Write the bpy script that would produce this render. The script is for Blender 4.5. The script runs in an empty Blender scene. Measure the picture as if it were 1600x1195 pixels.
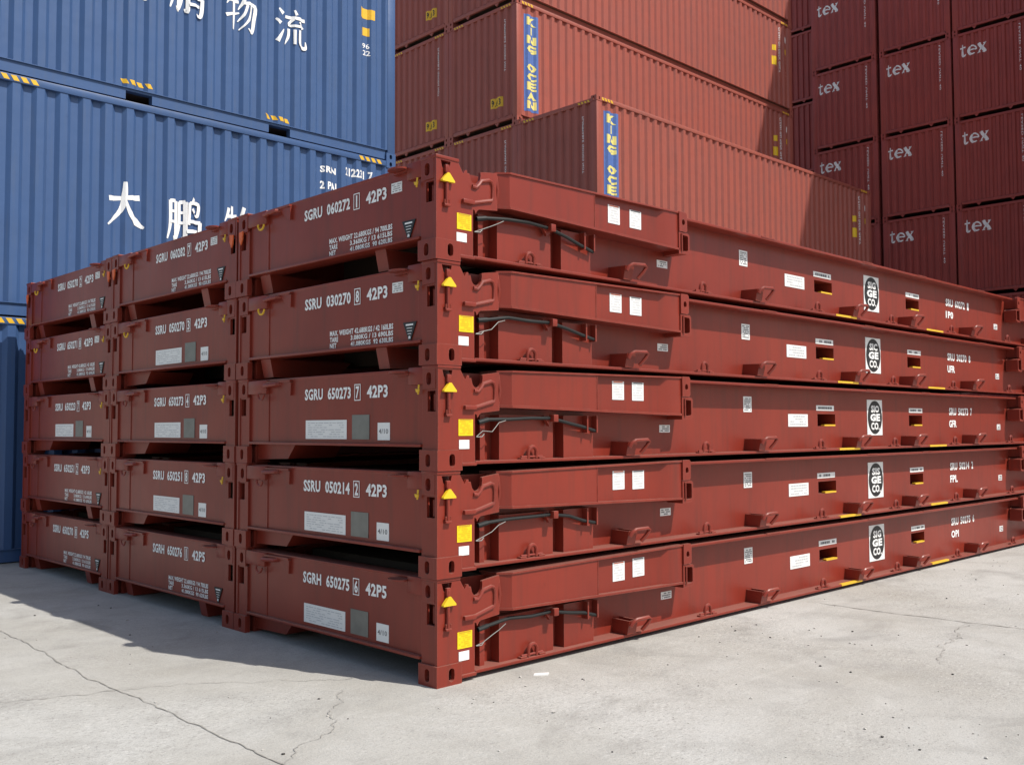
import bpy, bmesh, math, random
from mathutils import Vector, Matrix
from mathutils.geometry import tessellate_polygon

SC = bpy.context.scene
COL = SC.collection
random.seed(7)

# ------------------------------------------------------------------ camera
cam_d = bpy.data.cameras.new('camera')
cam = bpy.data.objects.new('camera', cam_d)
COL.objects.link(cam)
cam_d.sensor_width = 36.0
cam_d.sensor_fit = 'HORIZONTAL'
cam_d.lens = 34.465
cam_d.clip_start = 0.1
cam_d.clip_end = 3000
_yaw, _pitch, _roll = 0.7996, 0.0467, -0.0037
_f = Vector((math.cos(_pitch)*math.cos(_yaw), math.cos(_pitch)*math.sin(_yaw), math.sin(_pitch)))
_r = _f.cross(Vector((0, 0, 1))).normalized()
_u = _r.cross(_f)
_r2 = _r*math.cos(_roll) + _u*math.sin(_roll)
_u2 = -_r*math.sin(_roll) + _u*math.cos(_roll)
_m = Matrix((_r2, _u2, -_f)).transposed().to_4x4()
_m.translation = Vector((-3.8231, -4.5873, 1.5538))
cam.matrix_world = _m
SC.camera = cam

# ------------------------------------------------------------------ sky, sun, exposure
SUN = Vector((0.241, -0.664, 1.0)).normalized()        # direction towards the sun
elev = math.asin(SUN.z)
world = bpy.data.worlds.new('World')
SC.world = world
world.use_nodes = True
wn = world.node_tree
bg = wn.nodes['Background']
sky = wn.nodes.new('ShaderNodeTexSky')
sky.sky_type = 'NISHITA'
sky.sun_disc = False
sky.sun_elevation = elev
sky.sun_rotation = math.atan2(SUN.x, SUN.y)
sky.air_density = 1.3
sky.dust_density = 2.2
wn.links.new(sky.outputs[0], bg.inputs[0])
bg.inputs[1].default_value = 0.125
sun_d = bpy.data.lights.new('sun', 'SUN')
sun_d.energy = 4.9
sun_d.angle = math.radians(0.5)
sun_d.color = (1.0, 0.955, 0.88)
sun = bpy.data.objects.new('sun', sun_d)
COL.objects.link(sun)
sun.location = (10, -20, 40)
sun.rotation_euler = (-SUN).to_track_quat('-Z', 'Y').to_euler()
SC.view_settings.view_transform = 'Standard'
SC.view_settings.look = 'None'
SC.view_settings.exposure = 0.0
SC.view_settings.gamma = 1.0
SC.cycles.max_bounces = 8
SC.cycles.diffuse_bounces = 5
SC.cycles.use_denoising = True


# ------------------------------------------------------------------ materials
def new_mat(name):
    m = bpy.data.materials.new(name)
    m.use_nodes = True
    return m, m.node_tree, m.node_tree.nodes['Principled BSDF']


def paint(name, c1, c2, rough=0.45, dirt=(0.10, 0.075, 0.06), dirt_amt=0.25, bump=0.15, rust=None, spec=0.34, edge=None):
    """worn enamel: two tones in broad patches, vertical rain streaks, specks of rust, uneven gloss"""
    m, nt, b = new_mat(name)
    N, L = nt.nodes, nt.links
    geo = N.new('ShaderNodeNewGeometry')
    n1 = N.new('ShaderNodeTexNoise'); n1.inputs['Scale'].default_value = 1.3; n1.inputs['Detail'].default_value = 6
    n1.inputs['Roughness'].default_value = 0.6
    L.new(geo.outputs['Position'], n1.inputs['Vector'])
    mix = N.new('ShaderNodeMix'); mix.data_type = 'RGBA'
    mix.inputs[6].default_value = (*c1, 1); mix.inputs[7].default_value = (*c2, 1)
    r1 = N.new('ShaderNodeMapRange'); r1.inputs[1].default_value = 0.32; r1.inputs[2].default_value = 0.68
    L.new(n1.outputs[0], r1.inputs[0]); L.new(r1.outputs[0], mix.inputs[0])
    # streaks: noise squeezed along z
    mp = N.new('ShaderNodeMapping'); mp.inputs['Scale'].default_value = (9, 9, 0.7)
    L.new(geo.outputs['Position'], mp.inputs['Vector'])
    n2 = N.new('ShaderNodeTexNoise'); n2.inputs['Scale'].default_value = 2.0; n2.inputs['Detail'].default_value = 5
    L.new(mp.outputs[0], n2.inputs['Vector'])
    r2 = N.new('ShaderNodeMapRange'); r2.inputs[1].default_value = 0.5; r2.inputs[2].default_value = 0.78
    r2.inputs[4].default_value = dirt_amt
    L.new(n2.outputs[0], r2.inputs[0])
    mix2 = N.new('ShaderNodeMix'); mix2.data_type = 'RGBA'; mix2.inputs[7].default_value = (*dirt, 1)
    L.new(r2.outputs[0], mix2.inputs[0]); L.new(mix.outputs[2], mix2.inputs[6])
    last = mix2
    # scuffs and rust specks
    n3 = N.new('ShaderNodeTexNoise'); n3.inputs['Scale'].default_value = 11; n3.inputs['Detail'].default_value = 8
    n3.inputs['Roughness'].default_value = 0.7
    L.new(geo.outputs['Position'], n3.inputs['Vector'])
    r3 = N.new('ShaderNodeMapRange'); r3.inputs[1].default_value = 0.66; r3.inputs[2].default_value = 0.74
    r3.inputs[4].default_value = 0.55
    L.new(n3.outputs[0], r3.inputs[0])
    mix3 = N.new('ShaderNodeMix'); mix3.data_type = 'RGBA'
    mix3.inputs[7].default_value = (*(rust or (c1[0]*0.55, c1[1]*0.6, c1[2]*0.6)), 1)
    L.new(r3.outputs[0], mix3.inputs[0]); L.new(last.outputs[2], mix3.inputs[6])
    # pale dust lying on surfaces that face up
    sep = N.new('ShaderNodeSeparateXYZ'); L.new(geo.outputs['Normal'], sep.inputs[0])
    r4 = N.new('ShaderNodeMapRange'); r4.inputs[1].default_value = 0.6; r4.inputs[2].default_value = 1.0
    r4.inputs[4].default_value = 0.30
    L.new(sep.outputs[2], r4.inputs[0])
    mix4 = N.new('ShaderNodeMix'); mix4.data_type = 'RGBA'; mix4.inputs[7].default_value = (0.30, 0.24, 0.20, 1)
    L.new(r4.outputs[0], mix4.inputs[0]); L.new(mix3.outputs[2], mix4.inputs[6])
    fin = mix4
    if edge:                       # pink highlights painted into the colour along every edge, patchy like worn paint
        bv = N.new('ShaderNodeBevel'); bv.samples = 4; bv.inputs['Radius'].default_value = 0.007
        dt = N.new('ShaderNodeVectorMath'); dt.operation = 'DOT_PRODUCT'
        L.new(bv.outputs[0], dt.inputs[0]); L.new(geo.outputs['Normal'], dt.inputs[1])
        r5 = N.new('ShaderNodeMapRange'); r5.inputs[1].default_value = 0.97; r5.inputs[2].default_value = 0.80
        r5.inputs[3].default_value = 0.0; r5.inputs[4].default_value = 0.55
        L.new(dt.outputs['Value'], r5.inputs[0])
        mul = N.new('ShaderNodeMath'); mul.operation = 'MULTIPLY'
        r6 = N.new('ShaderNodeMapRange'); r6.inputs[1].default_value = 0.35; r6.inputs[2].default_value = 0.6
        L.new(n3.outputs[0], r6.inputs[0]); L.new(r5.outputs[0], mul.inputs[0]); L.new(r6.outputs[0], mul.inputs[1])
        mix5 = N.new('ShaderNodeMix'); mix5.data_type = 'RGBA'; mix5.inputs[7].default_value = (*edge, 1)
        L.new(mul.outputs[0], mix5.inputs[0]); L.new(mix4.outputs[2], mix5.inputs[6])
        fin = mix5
    L.new(fin.outputs[2], b.inputs['Base Color'])
    rr = N.new('ShaderNodeMapRange'); rr.inputs[3].default_value = rough-0.08; rr.inputs[4].default_value = rough+0.16
    L.new(n1.outputs[0], rr.inputs[0]); L.new(rr.outputs[0], b.inputs['Roughness'])
    b.inputs['Specular IOR Level'].default_value = spec
    bp = N.new('ShaderNodeBump'); bp.inputs['Strength'].default_value = bump; bp.inputs['Distance'].default_value = 0.02
    n4 = N.new('ShaderNodeTexNoise'); n4.inputs['Scale'].default_value = 3.2; n4.inputs['Detail'].default_value = 2
    L.new(geo.outputs['Position'], n4.inputs['Vector'])
    L.new(n4.outputs[0], bp.inputs['Height']); L.new(bp.outputs[0], b.inputs['Normal'])
    return m


def plain(name, c, rough=0.5, metal=0.0, var=0.12, scale=14.0, spec=0.4):
    m, nt, b = new_mat(name)
    N, L = nt.nodes, nt.links
    geo = N.new('ShaderNodeNewGeometry')
    n1 = N.new('ShaderNodeTexNoise'); n1.inputs['Scale'].default_value = scale; n1.inputs['Detail'].default_value = 6
    L.new(geo.outputs['Position'], n1.inputs['Vector'])
    mix = N.new('ShaderNodeMix'); mix.data_type = 'RGBA'
    mix.inputs[6].default_value = (*[x*(1-var*1.6) for x in c], 1); mix.inputs[7].default_value = (*[min(1, x*(1+var)) for x in c], 1)
    L.new(n1.outputs[0], mix.inputs[0]); L.new(mix.outputs[2], b.inputs['Base Color'])
    b.inputs['Roughness'].default_value = rough
    b.inputs['Metallic'].default_value = metal
    b.inputs['Specular IOR Level'].default_value = spec
    return m


M = {}
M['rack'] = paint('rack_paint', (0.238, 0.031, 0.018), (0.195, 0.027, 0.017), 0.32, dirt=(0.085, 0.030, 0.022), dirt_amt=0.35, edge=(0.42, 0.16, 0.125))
M['king'] = paint('faded_red_paint', (0.350, 0.094, 0.068), (0.310, 0.088, 0.067), 0.42, dirt=(0.17, 0.075, 0.06), dirt_amt=0.4, bump=0.35)
M['tex'] = paint('maroon_paint', (0.365, 0.072, 0.060), (0.310, 0.064, 0.056), 0.42, dirt=(0.13, 0.045, 0.04), dirt_amt=0.4, bump=0.35)
M['blue'] = paint('blue_paint', (0.050, 0.103, 0.238), (0.044, 0.092, 0.214), 0.38, dirt=(0.085, 0.115, 0.18), dirt_amt=0.3, bump=0.35)
M['white'] = plain('white_lettering', (0.88, 0.88, 0.87), 0.5, var=0.05)
M['label'] = plain('white_label', (0.80, 0.80, 0.79), 0.35, var=0.03)
M['ink'] = plain('printed_ink', (0.16, 0.16, 0.17), 0.5)
M['ink_pale'] = plain('pale_printed_ink', (0.55, 0.56, 0.58), 0.5)
M['ink_faint'] = plain('faint_printed_ink', (0.66, 0.66, 0.67), 0.5)
M['black'] = plain('black_print', (0.018, 0.018, 0.020), 0.45)
M['yellow'] = plain('yellow_paint', (0.80, 0.53, 0.02), 0.45, var=0.1)
M['yel_label'] = plain('yellow_label', (0.86, 0.60, 0.01), 0.4, var=0.05)
M['hazard'] = plain('hazard_yellow', (0.75, 0.45, 0.03), 0.5, var=0.1)
M['orange'] = plain('orange_paint', (0.75, 0.14, 0.04), 0.5)
M['plate'] = plain('bare_metal_plate', (0.20, 0.20, 0.185), 0.42, metal=0.3, var=0.18)
M['ochre'] = plain('ochre_print', (0.50, 0.34, 0.02), 0.5)
M['ochre_faint'] = plain('faint_ochre_print', (0.72, 0.49, 0.01), 0.5)
M['rubber'] = plain('black_rubber', (0.012, 0.013, 0.013), 0.6)
M['steel'] = plain('steel_wire', (0.20, 0.20, 0.19), 0.55, metal=0.2)
M['wood'] = plain('deck_boards', (0.10, 0.07, 0.05), 0.8)
M['oceanblue'] = plain('panel_blue', (0.085, 0.16, 0.42), 0.5)
M['letteryellow'] = plain('pale_yellow_letters', (0.80, 0.70, 0.22), 0.5)


# ------------------------------------------------------------------ mesh helpers
class MB:
    """collects shapes; build() turns them into ONE mesh"""
    def __init__(self):
        self.v, self.f, self.mi, self.mats = [], [], [], []
        self.cur = 0

    def mat(self, m):
        if m not in self.mats:
            self.mats.append(m)
        self.cur = self.mats.index(m)
        return self

    def add(self, vs, fs):
        o = len(self.v)
        self.v += [tuple(p) for p in vs]
        for f in fs:
            self.f.append([i+o for i in f]); self.mi.append(self.cur)
        return self

    def box(self, x0, x1, y0, y1, z0, z1):
        vs = [(x, y, z) for z in (z0, z1) for y in (y0, y1) for x in (x0, x1)]
        return self.add(vs, [(0, 2, 3, 1), (4, 5, 7, 6), (0, 1, 5, 4), (2, 6, 7, 3), (0, 4, 6, 2), (1, 3, 7, 5)])

    def bbox(self, x0, x1, y0, y1, z0, z1, b=0.006):
        """box with softened edges"""
        bm = bmesh.new()
        bmesh.ops.create_cube(bm, size=1)
        for v in bm.verts:
            v.co = Vector(((x0+x1)/2+v.co.x*(x1-x0), (y0+y1)/2+v.co.y*(y1-y0), (z0+z1)/2+v.co.z*(z1-z0)))
        bmesh.ops.bevel(bm, geom=list(bm.edges), offset=b, segments=2, profile=0.5, affect='EDGES')
        bm.verts.index_update()
        self.add([v.co[:] for v in bm.verts], [[v.index for v in f.verts] for f in bm.faces])
        bm.free()
        return self

    def prism(self, outer, d0, d1, axis, holes=()):
        """polygon (with holes) in the plane across axis, from d0 to d1"""
        loops = [list(outer)] + [list(h) for h in holes]

        def P(a, b, d):
            return (d, a, b) if axis == 'x' else (a, d, b) if axis == 'y' else (a, b, d)
        flat = [p for l in loops for p in l]
        tris = tessellate_polygon([[Vector((a, b, 0)) for a, b in l] for l in loops])
        n = len(flat)
        vs = [P(a, b, d0) for a, b in flat] + [P(a, b, d1) for a, b in flat]
        fs = [list(t) for t in tris] + [[i+n for i in reversed(t)] for t in tris]
        o = 0
        for l in loops:
            k = len(l)
            for i in range(k):
                j = (i+1) % k
                fs.append([o+i, o+j, o+j+n, o+i+n])
            o += k
        return self.add(vs, fs)

    def tube(self, pts, r, n=8, cap=True):
        pts = [Vector(p) for p in pts]
        rings = []
        up = None
        for i, p in enumerate(pts):
            t = (pts[min(i+1, len(pts)-1)] - pts[max(i-1, 0)]).normalized()
            if up is None:
                up = Vector((0, 0, 1)) if abs(t.z) < 0.9 else Vector((1, 0, 0))
            a = t.cross(up).normalized(); b = a.cross(t).normalized(); up = b
            rr = r[i] if isinstance(r, (list, tuple)) else r
            rings.append([p + a*rr*math.cos(2*math.pi*k/n) + b*rr*math.sin(2*math.pi*k/n) for k in range(n)])
        vs = [v[:] for g in rings for v in g]
        fs = []
        for i in range(len(rings)-1):
            for k in range(n):
                k2 = (k+1) % n
                fs.append((i*n+k, i*n+k2, (i+1)*n+k2, (i+1)*n+k))
        if cap:
            fs.append(tuple(reversed(range(n)))); fs.append(tuple(range((len(rings)-1)*n, len(rings)*n)))
        return self.add(vs, fs)

    def mesh(self, name, m, fx=None, fy=None, flip=False):
        """fx / fy: mirror about x = fx/2 or y = fy/2"""
        vs = [((fx-x) if fx is not None else x, (fy-y) if fy is not None else y, z) for x, y, z in self.v]
        me = bpy.data.meshes.new(name)
        me.from_pydata(vs, [], self.f)
        mats = self.mats or [m]
        for q in mats:
            me.materials.append(q)
        if self.mats:
            me.polygons.foreach_set('material_index', self.mi)
        bm = bmesh.new(); bm.from_mesh(me)
        bmesh.ops.recalc_face_normals(bm, faces=bm.faces)
        bm.to_mesh(me); bm.free()
        me.polygons.foreach_set('use_smooth', [True]*len(me.polygons))
        me.set_sharp_from_angle(angle=math.radians(35))
        me.update()
        return me


CACHE = {}


def cached(key, fn):
    if key not in CACHE:
        CACHE[key] = fn()
    return CACHE[key]


def put(name, me, parent=None, loc=(0, 0, 0), **props):
    o = bpy.data.objects.new(name, me)
    COL.objects.link(o)
    o.location = loc
    if parent is not None:
        o.parent = parent
    for k, v in props.items():
        o[k] = v
    return o


def thing(name, label, cat, loc, group=None, rotz=0):
    o = bpy.data.objects.new(name, None)
    COL.objects.link(o)
    o.location = loc; o.rotation_euler = (0, 0, rotz)
    o.empty_display_size = 0.3
    o['label'] = label; o['category'] = cat
    if group:
        o['group'] = group
    return o


def oval(cx, cy, rx, ry, n=16):
    """an upright slot with round ends"""
    pts = []
    s = ry-rx
    for k in range(n):
        a = 2*math.pi*k/n
        pts.append((cx+rx*math.cos(a), cy+rx*math.sin(a)+(s if math.sin(a) > 1e-6 else -s if math.sin(a) < -1e-6 else 0)))
    return pts


def rect(a0, a1, b0, b1):
    return [(a0, b0), (a1, b0), (a1, b1), (a0, b1)]


# ---- lettering
def text2d(body, bold=0.012):
    """flat lettering as (verts2d, faces), cached; scaled later to fit a rectangle"""
    key = ('txt', body, bold)

    def make():
        cu = bpy.data.curves.new('lettering', 'FONT')
        cu.body = body; cu.size = 1.0; cu.offset = bold; cu.resolution_u = 2
        cu.space_character = 1.06
        ob = bpy.data.objects.new('lettering', cu)
        COL.objects.link(ob)
        bpy.context.view_layer.update()
        me = bpy.data.meshes.new_from_object(ob.evaluated_get(bpy.context.evaluated_depsgraph_get()))
        vs = [(v.co.x, v.co.y) for v in me.vertices]
        fs = [list(p.vertices) for p in me.polygons]
        bpy.data.objects.remove(ob); bpy.data.meshes.remove(me); bpy.data.curves.remove(cu)
        x0 = min(v[0] for v in vs); x1 = max(v[0] for v in vs); y0 = min(v[1] for v in vs); y1 = max(v[1] for v in vs)
        vs = [((x-x0)/(x1-x0), (y-y0)/(y1-y0)) for x, y in vs]
        return vs, fs
    return cached(key, make)


def text_into(mb, body, mapf, u0, u1, v0, v1, bold=0.012):
    vs, fs = text2d(body, bold)
    mb.add([mapf(u0+(u1-u0)*a, v0+(v1-v0)*b) for a, b in vs], fs)


def stroke2d(pts, ws, smooth=4):
    """brush stroke outline as a strip of quads; returns verts2d, faces"""
    P = [Vector((*p, 0)) for p in pts]
    # catmull-rom
    Q, W = [], []
    for i in range(len(P)-1):
        p0 = P[max(i-1, 0)]; p1 = P[i]; p2 = P[i+1]; p3 = P[min(i+2, len(P)-1)]
        for k in range(smooth):
            t = k/smooth
            Q.append(0.5*((2*p1)+(p2-p0)*t+(2*p0-5*p1+4*p2-p3)*t*t+(3*p1-p0-3*p2+p3)*t**3))
            W.append(ws[i]*(1-t)+ws[i+1]*t)
    Q.append(P[-1]); W.append(ws[-1])
    vs, fs = [], []
    for i, q in enumerate(Q):
        t = (Q[min(i+1, len(Q)-1)]-Q[max(i-1, 0)]).normalized()
        n = Vector((-t.y, t.x, 0))*W[i]/2
        vs += [(q+n).xy[:], (q-n).xy[:]]
        if i:
            fs.append((2*i-2, 2*i-1, 2*i+1, 2*i))
    return vs, fs


BRUSH = {
 'da': [([(8, 60), (45, 65), (90, 71)], (9, 7, 10)), ([(50, 100), (49, 72), (40, 38), (6, 4)], (7, 11, 9, 3)),
        ([(50, 62), (62, 36), (80, 18), (100, 6)], (4, 9, 13, 4))],
 'peng': [([(9, 92), (9, 40), (1, 6)], (8, 7, 3)), ([(8, 91), (27, 93)], (6, 7)), ([(26, 93), (26, 10), (18, 14)], (8, 8, 3)),
          ([(9, 68), (25, 69)], (5, 5)), ([(9, 45), (25, 46)], (5, 5)),
          ([(36, 92), (36, 40), (29, 8)], (7, 7, 3)), ([(36, 91), (51, 93)], (6, 7)), ([(51, 93), (51, 10), (44, 14)], (8, 8, 3)),
          ([(36, 68), (51, 69)], (5, 5)), ([(36, 45), (51, 46)], (5, 5)),
          ([(76, 104), (68, 92)], (8, 3)), ([(62, 92), (61, 66), (60, 42)], (7, 6, 6)), ([(62, 91), (89, 92), (87, 66), (78, 67)], (6, 7, 7, 2)),
          ([(70, 80), (77, 71)], (6, 7)), ([(60, 50), (96, 51)], (6, 7)), ([(95, 52), (93, 20), (88, 4), (76, 8)], (8, 9, 8, 2)),
          ([(54, 27), (86, 30)], (7, 6))],
 'wu': [([(16, 96), (12, 80), (4, 64)], (7, 6, 2)), ([(11, 76), (44, 80)], (6, 7)), ([(28, 102), (28, 50), (27, 0)], (8, 8, 5)),
        ([(2, 32), (46, 50)], (8, 3)), ([(62, 102), (55, 80), (42, 58)], (9, 7, 2)),
        ([(55, 78), (94, 81), (91, 40), (84, 6), (70, 12)], (6, 9, 9, 9, 2)), ([(68, 76), (58, 48), (40, 24)], (7, 6, 2)),
        ([(82, 77), (72, 36), (44, 2)], (7, 6, 2))],
 'liu': [([(8, 98), (22, 86)], (4, 10)), ([(0, 68), (14, 57)], (4, 10)), ([(4, 4), (14, 22), (24, 42)], (10, 7, 2)),
         ([(60, 106), (67, 93)], (4, 9)), ([(32, 82), (98, 86)], (7, 8)), ([(58, 80), (44, 61), (84, 64)], (6, 6, 6)),
         ([(76, 76), (90, 60)], (4, 9)), ([(44, 50), (42, 26), (28, 0)], (7, 7, 2)), ([(61, 50), (61, 8)], (7, 6)),
         ([(78, 52), (78, 16), (88, 6), (101, 8), (100, 26)], (7, 8, 8, 8, 2))],
}
_arc = [(0.5+0.42*math.cos(math.radians(a)), 0.5+0.44*math.sin(math.radians(a))) for a in range(0, 330, 22)]
_aw = [0.12 if a < 60 else 0.22 if 110 < a < 250 else 0.13 if a < 290 else 0.07 for a in range(0, 330, 22)]
SERIF = {
 't': [([(0.30, 1.32), (0.30, 0.25), (0.40, 0.07), (0.56, 0.06), (0.68, 0.20)], (0.10, 0.24, 0.22, 0.14, 0.05)), ([(0.02, 0.94), (0.66, 0.94)], (0.13, 0.13))],
 'e': [(_arc, _aw), ([(0.12, 0.53), (0.93, 0.53)], (0.11, 0.11))],
 'x': [([(0.16, 0.98), (0.86, 0.03)], (0.27, 0.27)), ([(0.84, 0.97), (0.14, 0.03)], (0.11, 0.11)), ([(0.0, 0.96), (0.44, 0.96)], (0.09, 0.09)),
       ([(0.62, 0.96), (1.0, 0.96)], (0.09, 0.09)), ([(0.0, 0.04), (0.36, 0.04)], (0.09, 0.09)), ([(0.56, 0.04), (1.02, 0.04)], (0.09, 0.09))],
}


# ------------------------------------------------------------------ ground
def concrete():
    m, nt, b = new_mat('concrete')
    N, L = nt.nodes, nt.links
    geo = N.new('ShaderNodeNewGeometry')

    def noise(sc, det, rough=0.55, dist=0.0):
        n = N.new('ShaderNodeTexNoise'); n.inputs['Scale'].default_value = sc; n.inputs['Detail'].default_value = det
        n.inputs['Roughness'].default_value = rough; n.inputs['Distortion'].default_value = dist
        L.new(geo.outputs['Position'], n.inputs['Vector'])
        return n

    def rng(src, a, b_, c=0.0, d=1.0):
        r = N.new('ShaderNodeMapRange')
        for i, q in zip((1, 2, 3, 4), (a, b_, c, d)):
            r.inputs[i].default_value = q
        L.new(src, r.inputs[0]); return r.outputs[0]

    def mix(fac, a, c):
        x = N.new('ShaderNodeMix'); x.data_type = 'RGBA'
        L.new(fac, x.inputs[0])
        if isinstance(a, tuple):
            x.inputs[6].default_value = (*a, 1)
        else:
            L.new(a, x.inputs[6])
        if isinstance(c, tuple):
            x.inputs[7].default_value = (*c, 1)
        else:
            L.new(c, x.inputs[7])
        return x.outputs[2]
    big = noise(0.45, 7, 0.62, 0.4)
    med = noise(2.3, 8, 0.65, 0.2)
    fine = noise(38, 6, 0.7)
    grit = noise(120, 3, 0.6)
    c = mix(rng(big.outputs[0], 0.36, 0.64), (0.350, 0.334, 0.300), (0.455, 0.448, 0.425))
    c = mix(rng(med.outputs[0], 0.50, 0.70, 0, 0.65), c, (0.300, 0.290, 0.270))
    c = mix(rng(med.outputs[0], 0.30, 0.42, 0.5, 0), c, (0.50, 0.49, 0.46))
    # worn patches where the aggregate shows through
    mg = N.new('ShaderNodeMapping'); mg.inputs['Rotation'].default_value = (0, 0, 0.9); mg.inputs['Scale'].default_value = (1.0, 2.2, 1)
    L.new(geo.outputs['Position'], mg.inputs['Vector'])
    ag = noise(26, 5, 0.75, 0.6); L.new(mg.outputs[0], ag.inputs['Vector'])
    wp = noise(0.55, 5, 0.6, 0.3)
    for lo, hi, cc in ((0.54, 0.66, (0.22, 0.21, 0.195)), (0.44, 0.32, (0.60, 0.59, 0.565))):
        mm = N.new('ShaderNodeMath'); mm.operation = 'MULTIPLY'
        L.new(rng(ag.outputs[0], lo, hi, 0, 0.8), mm.inputs[0]); L.new(rng(wp.outputs[0], 0.42, 0.60), mm.inputs[1])
        c = mix(mm.outputs[0], c, cc)
    c = mix(rng(fine.outputs[0], 0.56, 0.74, 0, 0.55), c, (0.24, 0.225, 0.205))
    c = mix(rng(fine.outputs[0], 0.24, 0.40, 0.45, 0), c, (0.56, 0.55, 0.52))
    c = mix(rng(grit.outputs[0], 0.58, 0.68, 0, 0.75), c, (0.20, 0.19, 0.18))
    c = mix(rng(grit.outputs[0], 0.30, 0.40, 0.6, 0), c, (0.62, 0.61, 0.58))
    # dark oily stains
    st = noise(0.9, 5, 0.6, 1.2)
    c = mix(rng(st.outputs[0], 0.58, 0.70, 0, 0.45), c, (0.23, 0.22, 0.205))
    # long smears left by dragged loads and tyres
    mp = N.new('ShaderNodeMapping'); mp.inputs['Rotation'].default_value = (0, 0, 0.5); mp.inputs['Scale'].default_value = (0.35, 3.0, 1)
    L.new(geo.outputs['Position'], mp.inputs['Vector'])
    sm = noise(1.6, 6, 0.6, 0.3); L.new(mp.outputs[0], sm.inputs['Vector'])
    c = mix(rng(sm.outputs[0], 0.55, 0.70, 0, 0.22), c, (0.26, 0.25, 0.235))
    c = mix(rng(sm.outputs[0], 0.30, 0.42, 0.2, 0), c, (0.52, 0.51, 0.48))
    # clusters of dark specks
    vo = N.new('ShaderNodeTexVoronoi'); vo.inputs['Scale'].default_value = 42; vo.inputs['Randomness'].default_value = 1.0
    L.new(geo.outputs['Position'], vo.inputs['Vector'])
    cl = noise(1.1, 4, 0.6)
    spk = N.new('ShaderNodeMath'); spk.operation = 'MULTIPLY'
    L.new(rng(vo.outputs['Distance'], 0.10, 0.22, 0.8, 0), spk.inputs[0]); L.new(rng(cl.outputs[0], 0.48, 0.62), spk.inputs[1])
    c = mix(spk.outputs[0], c, (0.15, 0.14, 0.13))
    L.new(c, b.inputs['Base Color'])
    b.inputs['Roughness'].default_value = 0.88
    b.inputs['Specular IOR Level'].default_value = 0.25
    bp = N.new('ShaderNodeBump'); bp.inputs['Strength'].default_value = 0.5; bp.inputs['Distance'].default_value = 0.012
    add = N.new('ShaderNodeMath'); add.operation = 'ADD'
    L.new(fine.outputs[0], add.inputs[0]); L.new(med.outputs[0], add.inputs[1])
    L.new(add.outputs[0], bp.inputs['Height']); L.new(bp.outputs[0], b.inputs['Normal'])
    return m


M['concrete'] = concrete()
g = MB()
g.add([(-700, -700, 0), (700, -700, 0), (700, 700, 0), (-700, 700, 0)], [(0, 1, 2, 3)])
ground = put('ground', g.mesh('ground', M['concrete']), kind='structure')
M['crackdirt'] = plain('joint_dirt', (0.33, 0.312, 0.282), 0.95, var=0.3, scale=30)


def ribbon(name, path, w, step=0.05, jit=0.012, seed=1, z=0.004):
    rnd = random.Random(seed)
    pts = []
    for (a, b) in zip(path[:-1], path[1:]):
        A, B = Vector(a), Vector(b)
        n = max(2, int((B-A).length/step))
        for k in range(n):
            pts.append(A.lerp(B, k/n))
    pts.append(Vector(path[-1]))
    vs, fs = [], []
    off = 0
    for i, p in enumerate(pts):
        t = (pts[min(i+1, len(pts)-1)]-pts[max(i-1, 0)]).normalized()
        nrm = Vector((-t.y, t.x))
        off = off*0.8 + rnd.uniform(-jit, jit)
        ww = w*rnd.uniform(0.35, 1.4)
        q = p+nrm*off
        vs += [(q.x+nrm.x*ww/2, q.y+nrm.y*ww/2, z), (q.x-nrm.x*ww/2, q.y-nrm.y*ww/2, z)]
        if i:
            fs.append((2*i-2, 2*i-1, 2*i+1, 2*i))
    mb = MB(); mb.add(vs, fs)
    return put(name, mb.mesh(name, M['crackdirt']), kind='structure')


ribbon('ground_joint', [(-1.37, 26), (-1.33, 2.73), (-1.39, 1.8), (-1.36, -0.5), (-1.4, -9)], 0.008, seed=3)
ribbon('ground_joint', [(4.23, -0.2), (4.2, -0.9), (4.3, -1.9), (4.25, -12)], 0.016, seed=4)
ribbon('ground_crack', [(-1.37, 1.28), (-1.0, 1.15), (-0.62, 0.86), (-0.26, 0.58), (0.3, 0.62)], 0.0045, 0.03, 0.02, 5, 0.0055)
ribbon('ground_crack', [(-2.6, 1.66), (-1.98, 1.52), (-1.66, 1.41), (-1.38, 1.29)], 0.007, 0.03, 0.02, 6, 0.0055)
ribbon('ground_crack', [(-0.42, 0.38), (-0.52, 0.2), (-0.74, 0.02), (-0.86, -0.2), (-1.12, -0.36), (-1.38, -0.56)], 0.0045, 0.025, 0.02, 7, 0.0055)
ribbon('ground_crack', [(4.26, -1.5), (3.7, -1.62), (3.27, -1.70), (2.6, -1.95)], 0.005, 0.03, 0.03, 8, 0.0055)


def pebbles(name, n, dark, seed, size):
    rnd = random.Random(seed)
    mb = MB()
    for _ in range(n):
        x = rnd.uniform(-3.6, 9); y = rnd.uniform(-3.4, -0.12) if x > -0.1 else rnd.uniform(-3.4, 5)
        s = rnd.uniform(*size)
        bm = bmesh.new()
        bmesh.ops.create_icosphere(bm, subdivisions=1, radius=s)
        for v in bm.verts:
            v.co *= rnd.uniform(0.7, 1.25); v.co.z *= 0.6
            v.co += Vector((x, y, s*0.35))
        bm.verts.index_update()
        mb.add([v.co[:] for v in bm.verts], [[v.index for v in f.verts] for f in bm.faces])
        bm.free()
    return put(name, mb.mesh(name, dark), kind='stuff', label='small dark and pale stone chips scattered over the concrete', category='gravel')


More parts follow.
